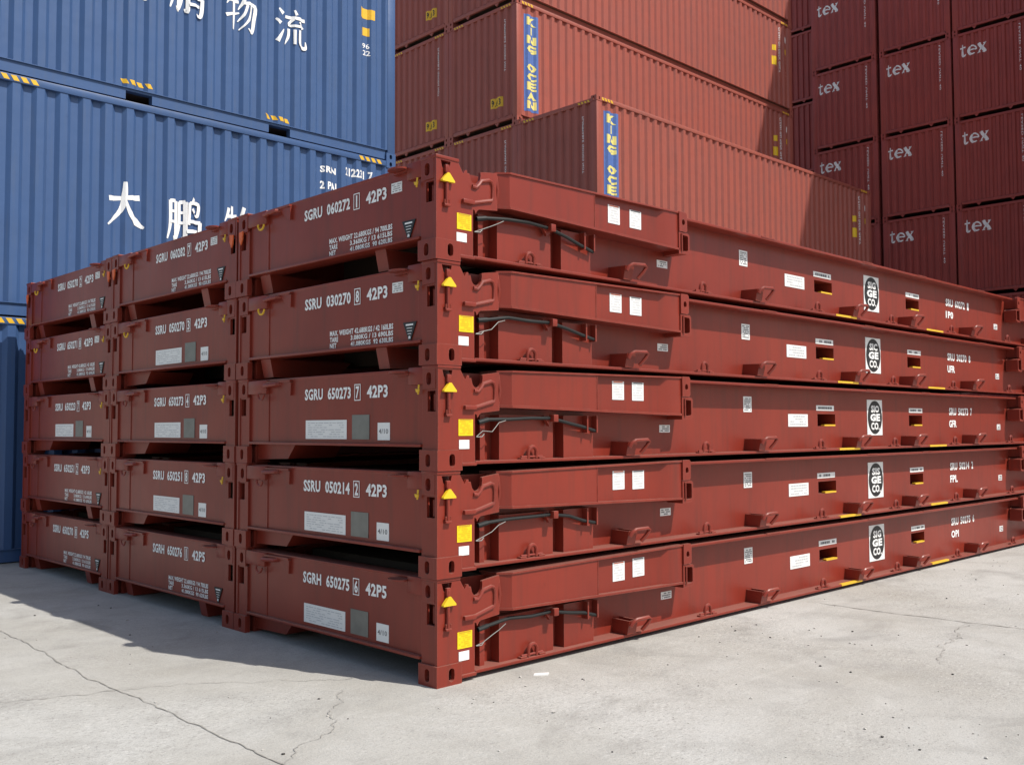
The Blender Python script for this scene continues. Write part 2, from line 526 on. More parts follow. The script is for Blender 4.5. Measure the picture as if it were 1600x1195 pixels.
M['stone_dark'] = plain('dark_grit', (0.07, 0.065, 0.06), 0.9)
M['stone_pale'] = plain('pale_grit', (0.45, 0.43, 0.40), 0.9)
pebbles('gravel', 110, M['stone_dark'], 11, (0.003, 0.010))
o = pebbles('gravel', 200, M['stone_pale'], 12, (0.004, 0.011))
o['label'] = 'pale stone grit scattered over the concrete yard'
scr = MB(); scr.prism([(0.62, -0.20), (0.70, -0.25), (0.74, -0.22), (0.66, -0.17)], 0.0, 0.006, 'z')
put('paper_scrap', scr.mesh('paper_scrap', M['label']), label='small white paper scrap on the concrete below the near rack corner', category='litter')


# ------------------------------------------------------------------ shipping containers
CH = 2.896      # high-cube height
CW = 2.438


def zig(x0, x1, pitch, outer, inner, slope):
    """corrugation: list of (x, depth fraction)"""
    n = max(1, round((x1-x0)/pitch))
    p = (x1-x0)/n
    k = p/(outer+inner+2*slope)
    pts = []
    x = x0
    for i in range(n):
        pts += [(x, 0.0), (x+outer*k*0.5, 0.0), (x+(outer*0.5+slope)*k, 1.0), (x+(outer*0.5+slope+inner)*k, 1.0), (x+(outer*0.5+2*slope+inner)*k, 0.0)]
        x += p
    pts.append((x1, 0.0))
    out = [pts[0]]
    for q in pts[1:]:
        if q[0]-out[-1][0] > 1e-5:
            out.append(q)
    return out


def side_zig(L):
    return zig(0.15, L-0.15, 0.278, 0.090, 0.088, 0.050)


def end_zig():
    return zig(0.15, CW-0.15, 0.238, 0.085, 0.080, 0.036)


DEP_S, DEP_E = 0.045, 0.045
SKIN = 0.014


def depth_at(pts, x, dep):
    for (a, da), (b, db) in zip(pts[:-1], pts[1:]):
        if a <= x <= b:
            return dep*(da+(db-da)*(x-a)/(b-a))
    return 0.0


def sheet_y(pts, y, sgn, dep, z0, z1):
    """corrugated sheet in the xz plane; sgn = direction into the container"""
    mb = MB()
    vs, fs = [], []
    for x, d in pts:
        yy = y+sgn*d*dep
        vs += [(x, yy, z0), (x, yy, z1)]
    for i in range(len(pts)-1):
        fs.append((2*i, 2*i+2, 2*i+3, 2*i+1))
    mb.add(vs, fs)
    return mb


def casting_mb(b=0.1):
    """corner casting 0.178 x 0.162 x 0.118 with an oval hole on the -x, -y and +z faces"""
    mb = MB()
    X, Y, Z = 0.178, 0.162, 0.118
    t = 0.028
    mb.prism(rect(t, Y, 0, Z), 0, t, 'x', [oval(Y*0.52, Z*0.5, 0.026, 0.036)])
    mb.prism(rect(0, X, 0, Z), 0, t, 'y', [oval(X*0.52, Z*0.5, 0.026, 0.036)])
    mb.box(t+0.03, X, t+0.03, Y, 0.002, Z)
    return mb


def build_container(name, label, group, loc, L, mat, cat='container', hazard=True, fork=False, rotz=0):
    key = (mat.name, L, fork)
    root = thing(name, label, cat, loc, group, rotz)
    H = CH
    z0s, z1s = 0.165, H-0.085

    def side(fy):
        mb = sheet_y(side_zig(L), SKIN, 1, DEP_S, z0s, z1s)
        return mb.mesh('side_panel', mat, fy=fy)

    def end(fx):
        mb = MB()
        vs, fs = [], []
        P = end_zig()
        for y, d in P:
            vs += [(SKIN+d*DEP_E, y, z0s+0.02), (SKIN+d*DEP_E, y, H-0.12)]
        for i in range(len(P)-1):
            fs.append((2*i, 2*i+1, 2*i+3, 2*i+2))
        mb.add(vs, fs)
        return mb.mesh('end_panel', mat, fx=fx)
    for fy in (None, CW):
        put('side_panel', cached(key+('side', fy), lambda: side(fy)), root)
    for fx in (None, L):
        put('end_panel', cached(key+('end', fx), lambda: end(fx)), root)

    def roof():
        mb = MB(); vs, fs = [], []
        P = zig(0.15, L-0.15, 0.21, 0.09, 0.09, 0.02)
        for x, d in P:
            vs += [(x, 0.05, H-0.045-d*0.02), (x, CW-0.05, H-0.045-d*0.02)]
        for i in range(len(P)-1):
            fs.append((2*i, 2*i+2, 2*i+3, 2*i+1))
        mb.add(vs, fs)
        mb.box(0.02, 0.15, 0.17, CW-0.17, H-0.05, H-0.042); mb.box(L-0.15, L-0.02, 0.17, CW-0.17, H-0.05, H-0.042)
        return mb.mesh('roof_panel', mat)
    put('roof_panel', cached(key+('roof',), roof), root)
    fl = cached(key+('floor',), lambda: MB().box(0.05, L-0.05, 0.06, CW-0.06, 0.15, 0.19).mesh('floor', M['wood']))
    put('floor', fl, root)
    for fx in (None, L):
        for fy in (None, CW):
            po = cached(key+('post', fx, fy), lambda: MB().bbox(0.006, 0.150, 0.006, 0.150, 0.119, H-0.119, 0.008).mesh('corner_post', mat, fx=fx, fy=fy))
            put('corner_post', po, root)
            lo = cached(key+('cast', fx, fy), lambda: casting_mb().mesh('corner_casting', mat, fx=fx, fy=fy))
            put('corner_casting', lo, root, (0, 0, 0)); put('corner_casting', lo, root, (0, 0, H-0.1185))
    for fy in (None, CW):
        def brail():
            mb = MB()
            o = [(0.179, 0.016)]
            if fork:
                c = L/2-0.08
                for a, b_ in ((c-1.21, c-0.86), (c+0.86, c+1.21)):
                    o += [(a, 0.016), (a, 0.128), (b_, 0.128), (b_, 0.016)]
            o += [(L-0.179, 0.016), (L-0.179, 0.158), (0.179, 0.158)]
            mb.prism(o, 0.034 if fork else 0.105, 0.135, 'y')
            mb.box(0.179, L-0.179, 0.012, 0.136, 0.1585, 0.168)
            return mb.mesh('bottom_rail', mat, fy=fy)
        put('bottom_rail', cached(key+('brail', fy), brail), root)
        put('top_rail', cached(key+('trail', fy), lambda: MB().bbox(0.179, L-0.179, 0.004, 0.066, H-0.100, H-0.012, 0.006).mesh('top_rail', mat, fy=fy)), root)
    for fx in (None, L):
        put('end_header', cached(key+('hdr', fx), lambda: MB().bbox(0.006, 0.070, 0.163, CW-0.163, H-0.135, H-0.052, 0.006).mesh('end_header', mat, fx=fx)), root)

        def sill():
            mb = MB()
            mb.bbox(0.006, 0.080, 0.163, CW-0.163, 0.085, 0.175, 0.006)
            for c in (0.70, 1.74):
                mb.prism([(c-0.08, 0.084), (c+0.08, 0.084), (c, 0.0)], 0.02, 0.05, 'x')
            return mb.mesh('end_sill', mat, fx=fx)
        put('end_sill', cached(key+('sill', fx), sill), root)
    return root


def on_side(pts_mb, L, lift):
    """lay flat lettering given as (x, 0, z) on the corrugated -y side"""
    P = side_zig(L)
    return conform(pts_mb, [p[0] for p in P], lambda x: SKIN + depth_at(P, x, DEP_S) - lift, 0)


def on_end(pts_mb, lift):
    P = end_zig()
    return conform(pts_mb, [p[0] for p in P], lambda y: SKIN + depth_at(P, y, DEP_E) - lift, 1)


def conform(mb, cuts, f, ax):
    """cut a flat mesh at every corrugation fold and press it onto the sheet"""
    bm = bmesh.new()
    vs = [bm.verts.new(p) for p in mb.v]
    for k, fc in enumerate(mb.f):
        try:
            q = bm.faces.new([vs[i] for i in fc]); q.material_index = mb.mi[k]
        except ValueError:
            pass
    lo = min(p[ax] for p in mb.v); hi = max(p[ax] for p in mb.v)
    no = (1, 0, 0) if ax == 0 else (0, 1, 0)
    for c in cuts:
        if lo < c < hi:
            bmesh.ops.bisect_plane(bm, geom=bm.verts[:]+bm.edges[:]+bm.faces[:], plane_co=tuple(c*k for k in no), plane_no=no, dist=1e-6)
    for v in bm.verts:
        d = f(v.co[ax])
        if ax == 0:
            v.co.y += d
        else:
            v.co.x += d
    bm.verts.index_update()
    out = MB(); out.mats = list(mb.mats)
    for fc in bm.faces:
        pass
    out.v = [v.co[:] for v in bm.verts]
    out.f = [[v.index for v in fc.verts] for fc in bm.faces]
    out.mi = [fc.material_index for fc in bm.faces]
    bm.free()
    return out


def side_text(root, L, body, x0, x1, z0, z1, mat, name='lettering', lift=0.003, bold=0.014):
    mb = MB(); text_into(mb, body, lambda u, v: (u, 0.0, v), x0, x1, z0, z1, bold)
    return put(name, on_side(mb, L, lift).mesh(name, mat), root)


def side_rect(root, L, rects, mat, name, lift=0.002):
    mb = MB()
    for x0, x1, z0, z1, *sk in rects:
        s = sk[0] if sk else 0.0
        mb.add([(x0, 0, z0), (x1, 0, z0), (x1+s, 0, z1), (x0+s, 0, z1)], [(0, 1, 2, 3)])
    return put(name, on_side(mb, L, lift).mesh(name, mat), root)


def stripes(root, x0, z0, n, w, h, gap, y=None, name='hazard_stripes', slant=0.04):
    """yellow slanting bars, flat on a rail"""
    mb = MB()
    for i in range(n):
        a = x0+i*(w+gap)
        mb.add([(a, y, z0), (a+w, y, z0), (a+w-slant, y, z0+h), (a-slant, y, z0+h)], [(0, 1, 2, 3)])
    return put(name, mb.mesh(name, M['hazard']), root)


# ---- blue 20 ft containers
BL = 6.06
BX, BY = -0.45, 7.76
blues = []
ords = ['lowest blue container, standing on the concrete behind the racks', 'blue container second in its stack, white brush characters half hidden by racks',
        'topmost blue container, white brush characters and orange labels near its end']
for k in range(3):
    r = build_container('shipping_container', ords[k], 'stacked blue containers', (BX, BY, k*CH), BL, M['blue'], fork=True)
    blues.append(r)
    # stripes on the top rail (both ends) and above the fork pockets
    for sx in (0.25, BL-0.69):
        stripes(r, sx+0.03, CH-0.085, 4, 0.065, 0.06, 0.045, 0.0015)
    c = BL/2-0.08
    for fx in (c-1.24, c+0.83):
        mb = MB()
        for i in range(4):
            a = fx+i*0.105
            mb.add([(a, 0, 0.215), (a+0.065, 0, 0.215), (a+0.03, 0, 0.275), (a-0.035, 0, 0.275)], [(0, 1, 2, 3)])
        put('hazard_stripes', on_side(mb, BL, 0.003).mesh('hazard_stripes', M['hazard']), r)


def brush(root, which, x0, z0, w, h):
    mb = MB()
    for j, (pts, ws) in enumerate(BRUSH[which]):
        vs, fs = stroke2d(pts, [q*1.22 for q in ws])
        mb.add([(x0+a/100*w, -0.0012*j, z0+b/100*h) for a, b in vs], fs)
    put('brush_character', on_side(mb, BL, 0.003).mesh('brush_character', M['white']), root)


for k, zb in ((1, 1.14), (2, 1.36)):
    for i, ch in enumerate(('da', 'peng', 'wu', 'liu')):
        brush(blues[k], ch, 1.745-0.245+i*0.805, zb+(0.09 if k == 1 and i == 0 else 0.0), 0.50, 0.60 if k == 1 else 0.52)
r = blues[1]
side_text(r, BL, 'SRN', 4.69, 4.97, 2.50, 2.60, M['white'], bold=0.035)
side_text(r, BL, '212231 7', 5.12, 5.62, 2.52, 2.65, M['white'], bold=0.035)
side_text(r, BL, '2 PAL', 4.69, 5.02, 2.25, 2.37, M['white'], bold=0.035)
r = blues[2]
side_rect(r, BL, [(5.40, 5.66, 2.17, 2.33)], M['hazard'], 'orange_label')
side_rect(r, BL, [(5.45, 5.57, 1.90, 2.03)], M['hazard'], 'orange_label')
side_text(r, BL, '96', 5.45, 5.57, 1.70, 1.78, M['white']); side_text(r, BL, '22', 5.46, 5.58, 1.59, 1.67, M['white'])

# ---- red containers with the lettered panel
KX = 11.90
KING = [('A', 8.96, 3, 12.70), ('B', 11.39, 6, 12.45), ('C', 13.83, 5, 12.45)]
nth = ['bottom', 'second', 'third', 'fourth', 'fifth', 'sixth']


def king_label(col, k):
    if col == 'A':
        return ('top red container of the short front stack, lettered blue panel at its corner' if k == 2 else
                f'{nth[k]} red container of the short front stack, hidden behind the racks')
    if col == 'B':
        return {3: 'red container showing the whole lettered blue panel, directly above the shorter stack level',
                4: 'fifth red container up in the tall sunlit stack, above the lettered panel',
                5: 'uppermost red container of the tall sunlit stack, cut by the photo top',
                2: 'third red container in the tall middle stack, only its shaded end showing',
                }.get(k, f'{nth[k]} red container of the tall middle stack, hidden behind the racks')
    return {4: 'fifth red container of the stack beside the blue ones, yellow mark low on its end',
            3: 'fourth red container of the stack beside the blue ones, yellow mark on its end',
            2: 'third red container of the stack beside the blue ones, mostly behind the racks'}.get(k, f'{nth[k]} red container beside the blue stack, hidden behind the racks')


for col, y, n, L in KING:
    for k in range(n):
        r = build_container('shipping_container', king_label(col, k), 'red containers stacked behind the racks', (KX, y, k*CH), L, M['king'])
        if k < 2:
            continue
        # shaded end: a column of small white print, a yellow mark
        mb = MB(); text_into(mb, 'FLAMMABLE GOODS NOT', lambda u, v: (0.0, 0.40+v, u), 1.26, 2.50, -0.02, 0.03, 0.004)
        mb.v = [(x, yy, 3.76-z) for x, yy, z in mb.v]
        put('small_print', on_end(mb, 0.004).mesh('small_print', M['white']), r)
        mb = MB()
        mb.add([(0, 0.52, 0.46), (0, 0.92, 0.46), (0, 0.92, 0.70), (0, 0.52, 0.70)], [(0, 1, 2, 3)])
        put('yellow_mark', on_end(mb, 0.003).mesh('yellow_mark', M['hazard']), r)
        mb = MB(); text_into(mb, '9.6 3', lambda u, v: (0, -u, v), -0.87, -0.57, 0.50, 0.66, 0.02)
        put('mark_figures', on_end(mb, 0.006).mesh('mark_figures', M['black']), r)
        for ys in (0.20, CW-0.55):
            mb = MB()
            for i in range(4):
                a = ys+i*0.09
                mb.add([(0.0045, a, CH-0.12), (0.0045, a+0.05, CH-0.12), (0.0045, a+0.08, CH-0.07), (0.0045, a+0.03, CH-0.07)], [(0, 1, 2, 3)])
            put('hazard_stripes', mb.mesh('hazard_stripes', M['hazard']), r)
        for sx in (0.20, L-0.60):
            stripes(r, sx, CH-0.085, 4, 0.06, 0.06, 0.04, 0.002)
        if col == 'C':
            continue
        if not (col == 'B' and k == 4):
            side_rect(r, L, [(0.29, 0.73, 0.30, 2.62)], M['oceanblue'], 'lettered_panel', 0.003)
            word = 'KING OCEAN'
            for i, ch in enumerate(word):
                if ch != ' ':
                    zt = 2.56-i*0.222
                    wd = 0.14 if ch == 'I' else 0.30
                    if ch == 'I':
                        side_rect(r, L, [(0.48, 0.55, zt-0.185, zt)], M['letteryellow'], 'panel_letter', 0.006)
                    else:
                        side_text(r, L, ch, 0.51-wd/2, 0.51+wd/2, zt-0.195, zt, M['letteryellow'], 'panel_letter', 0.006, 0.05)
        # marks near the far end
        e = L-0.75
        side_rect(r, L, [(e-0.45, e-0.10, 1.38, 1.66)], M['yellow'], 'yellow_mark', 0.003)
        side_rect(r, L, [(e-0.36, e-0.20, 1.84, 2.02), (e+0.33, e+0.45, 1.86, 2.02)], M['yellow'], 'yellow_mark', 0.003)
        mb = MB(); text_into(mb, 'CLEAN ON DECK ONLY', lambda u, v: (e+0.02-v, 0.0, 3.9-u), 1.25, 2.70, -0.04, 0.04, 0.006)
        put('small_print', on_side(mb, L, 0.004).mesh('small_print', M['white']), r)
        mb = MB(); text_into(mb, '12 192', lambda u, v: (e+0.40-v, 0.0, 3.0-u), 1.3, 1.9, -0.04, 0.03, 0.006)
        put('small_print', on_side(mb, L, 0.004).mesh('small_print', M['white']), r)
        side_rect(r, L, [(e+0.33, e+0.46, 2.25, 2.42)], M['label'], 'white_mark', 0.003)

# ---- maroon containers with white logo
TX = 28.80
cols = [(15.60, 8), (13.12, 7), (10.56, 7), (8.06, 7), (5.56, 6)]
tex_where = ['in the darkest gap column nearest the red stack', 'in the column half hidden behind the red stack', 'in the first full column right of the red stack',
             'in the second full column from the red stack', 'in the column at the frame edge']
tex_where = ['of the column wholly behind the red stack', 'of the dark column peeping out behind the red stack', 'of the first lettered column beside the red stack',
             'of the middle lettered column', 'of the lettered column cut by the photo edge']
nth7 = nth + ['seventh', 'eighth']
for ci, (y1, n) in enumerate(cols):
    yy = y1-CW     # y1 = the left edge as seen (greater y)
    for k in range(n):
        r = build_container('shipping_container', f'maroon container, {nth7[k]} from the ground {tex_where[ci]}', 'maroon containers with white logo',
                            (TX+(2.6 if ci == 0 else 0.0), yy, k*CH), 12.19, M['tex'])
        if ci == 0:
            continue
        mb = MB()
        x = 0
        u0, sc = -(CW-0.22), 0.31
        for gi, (ch, du) in enumerate((('t', 0.0), ('e', 0.84), ('x', 1.86))):
            for j, (pts, ws) in enumerate(SERIF[ch]):
                vs, fs = stroke2d(pts, [q*1.25 for q in ws], 3)
                mb.add([(-0.001*j, -(u0+(a+du)*sc*0.95), 2.06+b*sc) for a, b in vs], fs)
        put('logo_lettering', cached('texlogo', lambda: on_end(mb, 0.004).mesh('logo_lettering', M['white'])), r)
        mb = MB(); text_into(mb, 'LEASED UNIT 40', lambda u, v: (0.0, 0.36+v, 3.9-u), 1.25, 2.75, -0.02, 0.035, 0.004)
        put('small_print', cached('texprint', lambda: on_end(mb, 0.004).mesh('small_print', M['white'])), r)

# unseen stack added outside the frame to cast the shadow across the red containers
for k in range(9):
    build_container('shipping_container', f'maroon container, {(nth7+["ninth"])[k]} of the unseen stack added to cast shadow', 'tall stack outside the frame',
                    (26.66, -8.1, k*CH), 12.19, M['tex'], rotz=math.radians(78))

# ------------------------------------------------------------------ folded flat racks
RL, RW, RH = 12.36, 2.438, 0.648
T = 0.022


def rp(name, key, fn, parent, mirror=(None, None), mat=None):
    """a rack part, its mesh shared by every rack"""
    fx, fy = mirror
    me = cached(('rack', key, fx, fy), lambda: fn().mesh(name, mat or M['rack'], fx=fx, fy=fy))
    return put(name, me, parent)


def rk_casting():
    mb = MB()
    X, Y, Z = 0.188, 0.164, 0.127
    t = 0.03
    mb.prism(rect(t-0.010, Y, 0, Z), -0.012, t, 'x', [oval(Y*0.50, Z*0.5, 0.024, 0.040)])
    mb.prism(rect(-0.012, X, 0, Z), -0.012, t-0.010, 'y', [oval(X*0.56, Z*0.5, 0.024, 0.040)])
    mb.box(t+0.035, X, t+0.03, Y, 0.001, Z)
    return mb


def rk_plate():
    """side plate of the corner post: hook notch, hinge plate and stepped top, as cut from sheet"""
    notch = [(0.277, 0.556), (0.284, 0.534), (0.298, 0.519), (0.318, 0.514), (0.338, 0.518), (0.355, 0.530), (0.366, 0.550), (0.370, 0.575), (0.368, 0.597)]
    outer = [(0.001, 0.128), (0.189, 0.128), (0.189, 0.048), (0.303, 0.048), (0.303, 0.350), (0.318, 0.345), (0.326, 0.325), (0.340, 0.345), (0.356, 0.356), (0.515, 0.372),
             (0.515, 0.618), (0.39, 0.602)] + notch[::-1] + [(0.272, 0.574), (0.256, 0.572), (0.253, 0.590), (0.240, 0.590), (0.222, 0.562), (0.180, 0.626), (0.001, 0.626)]
    mb = MB()
    trap = [(0.036, 0.618), (0.118, 0.618), (0.108, 0.575), (0.090, 0.562), (0.064, 0.562), (0.048, 0.575)]
    mb.prism(outer, 0.0, T, 'y', [trap])
    # cap slab over the post
    mb.bbox(-0.004, 0.184, -0.006, 0.150, 0.6265, 0.6475, 0.004)
    # raised rim of the hinge pocket
    pts = [(0.292, 0.494), (0.325, 0.490), (0.350, 0.512), (0.372, 0.540), (0.440, 0.556), (0.462, 0.548), (0.472, 0.520), (0.470, 0.450), (0.460, 0.428), (0.30, 0.388)]
    mb.tube([(a, -0.003, b) for a, b in pts], 0.013, 8)
    mb.bbox(0.206, 0.300, -0.024, 0.002, 0.374, 0.402, 0.005)
    mb.bbox(0.190, 0.310, -0.012, 0.06, 0.026, 0.047, 0.004)
    return mb


def rk_post():
    mb = MB()
    # upper block with oval eye on the end face
    mb.prism(rect(T+0.001, 0.142, 0.502, 0.6262), -0.002, 0.0285, 'x', [oval(0.085, 0.565, 0.026, 0.040)])
    mb.box(0.0305, 0.16, 0.085, 0.142, 0.502, 0.6262)
    # post face with the long lock slot
    mb.prism(rect(T+0.001, 0.158, 0.1275, 0.5015), 0.008, 0.03, 'x', [rect(0.030, 0.108, 0.362, 0.490)])
    mb.box(0.075, 0.17, T+0.001, 0.158, 0.1275, 0.5015)
    # lock bolt in the slot
    mb.tube([(0.045, 0.075, 0.37), (0.045, 0.075, 0.47)], 0.012, 8)
    return mb


def rk_lug(long):
    """bracket on the post at deck height that carries the lashing tab"""
    def f():
        mb = MB()
        if not long:
            mb.bbox(0.0, 0.10, 0.143, 0.292, 0.532, 0.640, 0.006)
            mb.prism([(0.293, 0.592), (0.293, 0.606), (0.44, 0.606), (0.44, 0.592)], 0.0, 0.10, 'x')
            mb.prism([(0.293, 0.560), (0.293, 0.591), (0.35, 0.591)], 0.02, 0.05, 'x')
            c = [(0.03+0.055*math.cos(a), 0.36+0.08*math.sin(a)) for a in [math.pi*2*k/14 for k in range(14)]]
            mb.prism([(x-0.05, y) for x, y in c], 0.607, 0.617, 'z')
        else:
            mb.bbox(0.0, 0.10, 0.143, 0.420, 0.525, 0.628, 0.006)
            mb.tube([(0.015, 0.39, 0.585), (-0.015, 0.42, 0.585), (-0.02, 0.50, 0.588), (-0.012, 0.585, 0.592), (0.03, 0.60, 0.594)], 0.016, 8)
            mb.prism([(0.60, 0.615), (0.75, 0.600), (0.745, 0.505), (0.72, 0.510), (0.61, 0.590)], 0.010, 0.032, 'x')
            mb.box(0.0, 0.12, 0.421, 0.75, 0.604, 0.618)
        return mb
    return f


def rk_indicator():
    mb = MB()
    mb.prism([(0.028, 0.482), (0.128, 0.482), (0.128, 0.491), (0.085, 0.538), (0.071, 0.538), (0.028, 0.491)], -0.030, -0.008, 'y')
    return mb


def rk_rod():
    mb = MB()
    mb.tube([(0.075, -0.014, 0.575), (0.075, -0.014, 0.34)], 0.011, 8)
    mb.bbox(0.052, 0.100, -0.026, -0.001, 0.330, 0.345, 0.004)
    mb.tube([(0.060, -0.012, 0.340), (0.058, -0.016, 0.372)], 0.006, 6)
    mb.tube([(0.092, -0.012, 0.340), (0.094, -0.016, 0.372)], 0.006, 6)
    mb.bbox(0.060, 0.092, -0.022, -0.001, 0.545, 0.590, 0.004)
    return mb


def rk_arm():
    """folded end-wall post lying along the deck edge"""
    mb = MB()
    def zt(x): return 0.618+(x-0.5)/1.9*0.022
    def zb(x): return 0.392-(x-0.5)/1.9*0.040
    secs = [(0.516, 0.030), (0.600, -0.030), (1.440, -0.030), (1.446, 0.000), (2.200, 0.000), (2.255, -0.030), (2.432, -0.030)]
    vs, fs = [], []
    for x, y in secs:
        vs += [(x, y, zb(x)+0.016), (x, y, zt(x)), (x, 0.17, zt(x)), (x, 0.17, zb(x)+0.016)]
    for i in range(len(secs)-1):
        for k in range(4):
            a, b = i*4+k, i*4+(k+1) % 4
            fs.append((a, b, b+4, a+4))
    fs.append((0, 3, 2, 1)); e = (len(secs)-1)*4; fs.append((e, e+1, e+2, e+3))
    mb.add(vs, fs)
    # flanges above and below
    lo = [(0.516, 0.026), (0.598, -0.040), (2.440, -0.040), (2.440, 0.19), (0.516, 0.19)]
    n = len(lo)
    for (za, zc) in ((lambda x: zb(x), lambda x: zb(x)+0.0155), (lambda x: zt(x)+0.0005, lambda x: zt(x)+0.012)):
        vs = [(x, y, za(x)) for x, y in lo] + [(x, y, zc(x)) for x, y in lo]
        mb.add(vs, [tuple(range(n)), tuple(range(n, 2*n))]+[(i, (i+1) % n, (i+1) % n+n, i+n) for i in range(n)])
    mb.tube([(1.441, -0.030, 0.378), (1.441, -0.030, 0.625)], 0.005, 6)
    # weld bead down the joint
    mb.tube([(0.517, 0.010, 0.42), (0.519, -0.002, 0.50), (0.517, 0.012, 0.60)], 0.010, 6)
    return mb


def rk_ear():
    mb = MB()
    o = [(2.4335, 0.500), (2.520, 0.500), (2.535, 0.512), (2.535, 0.640), (2.522, 0.655), (2.4335, 0.655)]
    mb.prism(o, -0.046, -0.016, 'y', [oval(2.487, 0.575, 0.020, 0.024)])
    mb.box(2.441, 2.50, -0.012, 0.16, 0.510, 0.640)
    return mb


def rk_bracket():
    mb = MB()
    o = [(2.4335, 0.322), (2.555, 0.330), (2.572, 0.350), (2.572, 0.478), (2.555, 0.492), (2.4335, 0.497)]
    h = [(2.452, 0.345), (2.545, 0.352), (2.554, 0.362), (2.554, 0.465), (2.545, 0.473), (2.452, 0.478)]
    mb.prism(o, -0.040, 0.11, 'y', [h])
    mb.tube([(2.466, -0.044, 0.345), (2.466, -0.044, 0.485)], 0.008, 6)
    return mb


SLOTS = [(4.845, 5.195, 0.268, 0.385), (6.865, 7.205, 0.268, 0.385)]


def rk_beam():
    mb = MB()
    mb.prism(rect(0.17, RL-0.17, 0.055, 0.612), 0.130, 0.142, 'y', [rect(a, b, c, d) for a, b, c, d in SLOTS])
    for a, b, c, d in SLOTS:          # pocket liner
        mb.box(a-0.012, b+0.012, 1.10, 1.11, c-0.011, d+0.011)
        mb.box(a-0.012, a-0.001, 0.1425, 1.0995, c, d); mb.box(b+0.001, b+0.012, 0.1425, 1.0995, c, d)
        mb.box(a-0.012, b+0.012, 0.1425, 1.0995, d+0.001, d+0.011); mb.box(a-0.012, b+0.012, 0.1425, 1.0995, c-0.011, c-0.001)
    mb.bbox(0.311, RL-0.311, 0.0, 0.26, 0.034, 0.054, 0.003)
    mb.bbox(2.58, RL-2.58, 0.0, 0.26, 0.6125, 0.634, 0.003)
    # boxed panels below the arm, with dark slots between them
    for fx in (False, True):
        def X(a, b): return (RL-b, RL-a) if fx else (a, b)
        mb.box(*X(0.555, 1.060), 0.045, 0.129, 0.0545, 0.345)
        mb.box(*X(1.168, 1.475), 0.045, 0.129, 0.0545, 0.345)
        mb.box(*X(0.400, 0.440), 0.060, 0.129, 0.0545, 0.345)
        # box behind the cable end
        a, b = X(1.36, 1.372); mb.box(a, b, -0.005, 0.044, 0.225, 0.345)
        a, b = X(1.462, 1.474); mb.box(a, b, -0.005, 0.044, 0.225, 0.345)
    # small wear strips under the top flange edge
    for x in (3.7, 5.6, 6.9, 8.6):
        mb.box(x, x+0.22, -0.004, 0.02, 0.628, 0.637)
    # stubs that carry deck lashing on the top flange
    return mb


def rk_yellow_edge(a, b):
    def f():
        mb = MB()
        mb.prism([(-0.003, 0.037), (-0.0005, 0.037), (-0.0005, 0.0545), (0.030, 0.0545), (0.030, 0.0562), (-0.003, 0.0562)], a, b, 'x')
        return mb
    return f


def rk_yellow_lip(a, b, c):
    return lambda: MB().box(a+0.13, b-0.004, 0.127, 0.165, c+0.0005, c+0.016)


def rk_ring(x):
    def f():
        mb = MB()
        r = 0.038
        pts = [(x-r, 0.018, 0.060), (x-r, 0.016, 0.098)]
        for k in range(1, 8):
            a = math.pi-math.pi*k/8
            pts.append((x+r*math.cos(a), 0.014, 0.098+r*math.sin(a)))
        pts += [(x+r, 0.016, 0.098), (x+r, 0.018, 0.060)]
        mb.tube(pts, 0.0125, 8)
        mb.bbox(x-0.115, x-0.058, 0.004, 0.040, 0.0545, 0.066, 0.003); mb.bbox(x+0.058, x+0.115, 0.004, 0.040, 0.0545, 0.066, 0.003)
        mb.tube([(x-0.10, 0.020, 0.070), (x+0.10, 0.020, 0.070)], 0.008, 6)
        return mb
    return f


def rk_pocket(x):
    def f():
        mb = MB()
        # three-sided wedge box standing off the web
        q = [(0.129, 0.056), (0.129, 0.160), (-0.035, 0.156), (-0.012, 0.056)]
        mb.prism(q, x, x+0.012, 'x')
        mb.prism(q, x+0.085, x+0.097, 'x')
        mb.prism([(-0.036, 0.158), (-0.012, 0.056), (-0.002, 0.056), (-0.026, 0.158)], x+0.0125, x+0.0845, 'x')
        mb.prism([(0.129, 0.085), (0.129, 0.095), (-0.016, 0.095), (-0.016, 0.085)], x+0.0125, x+0.0845, 'x')
        return mb
    return f


def rk_handle(x):
    def f():
        mb = MB()
        mb.tube([(x+0.006, -0.040, 0.118), (x+0.020, -0.052, 0.148), (x+0.05, -0.064, 0.166), (x+0.170, -0.076, 0.170), (x+0.192, -0.074, 0.158),
                 (x+0.178, -0.062, 0.125), (x+0.146, -0.030, 0.072)], 0.0145, 8)
        return mb
    return f


def rk_hose(seed=0):
    q = random.Random(40+seed)
    j = [0, q.uniform(-.008, .008), q.uniform(-.014, .008), q.uniform(-.014, .006), 0, q.uniform(-.01, .008), q.uniform(-.016, .012), q.uniform(-.012, .012)]
    pts = [(0.345, -0.005, 0.296), (0.42, -0.012, 0.312), (0.60, -0.018, 0.330), (0.80, -0.020, 0.334), (1.00, -0.018, 0.326), (1.18, -0.014, 0.298), (1.33, -0.010, 0.262), (1.47, -0.006, 0.232)]
    pts = [(a, b, c+d) for (a, b, c), d in zip(pts, j)]
    mb = MB(); mb.tube([(a, b+0.02, c) for a, b, c in pts], 0.012, 8)
    mb.tube([(a, b+0.02, c) for a, b, c in pts[:2]], 0.016, 8)
    return mb


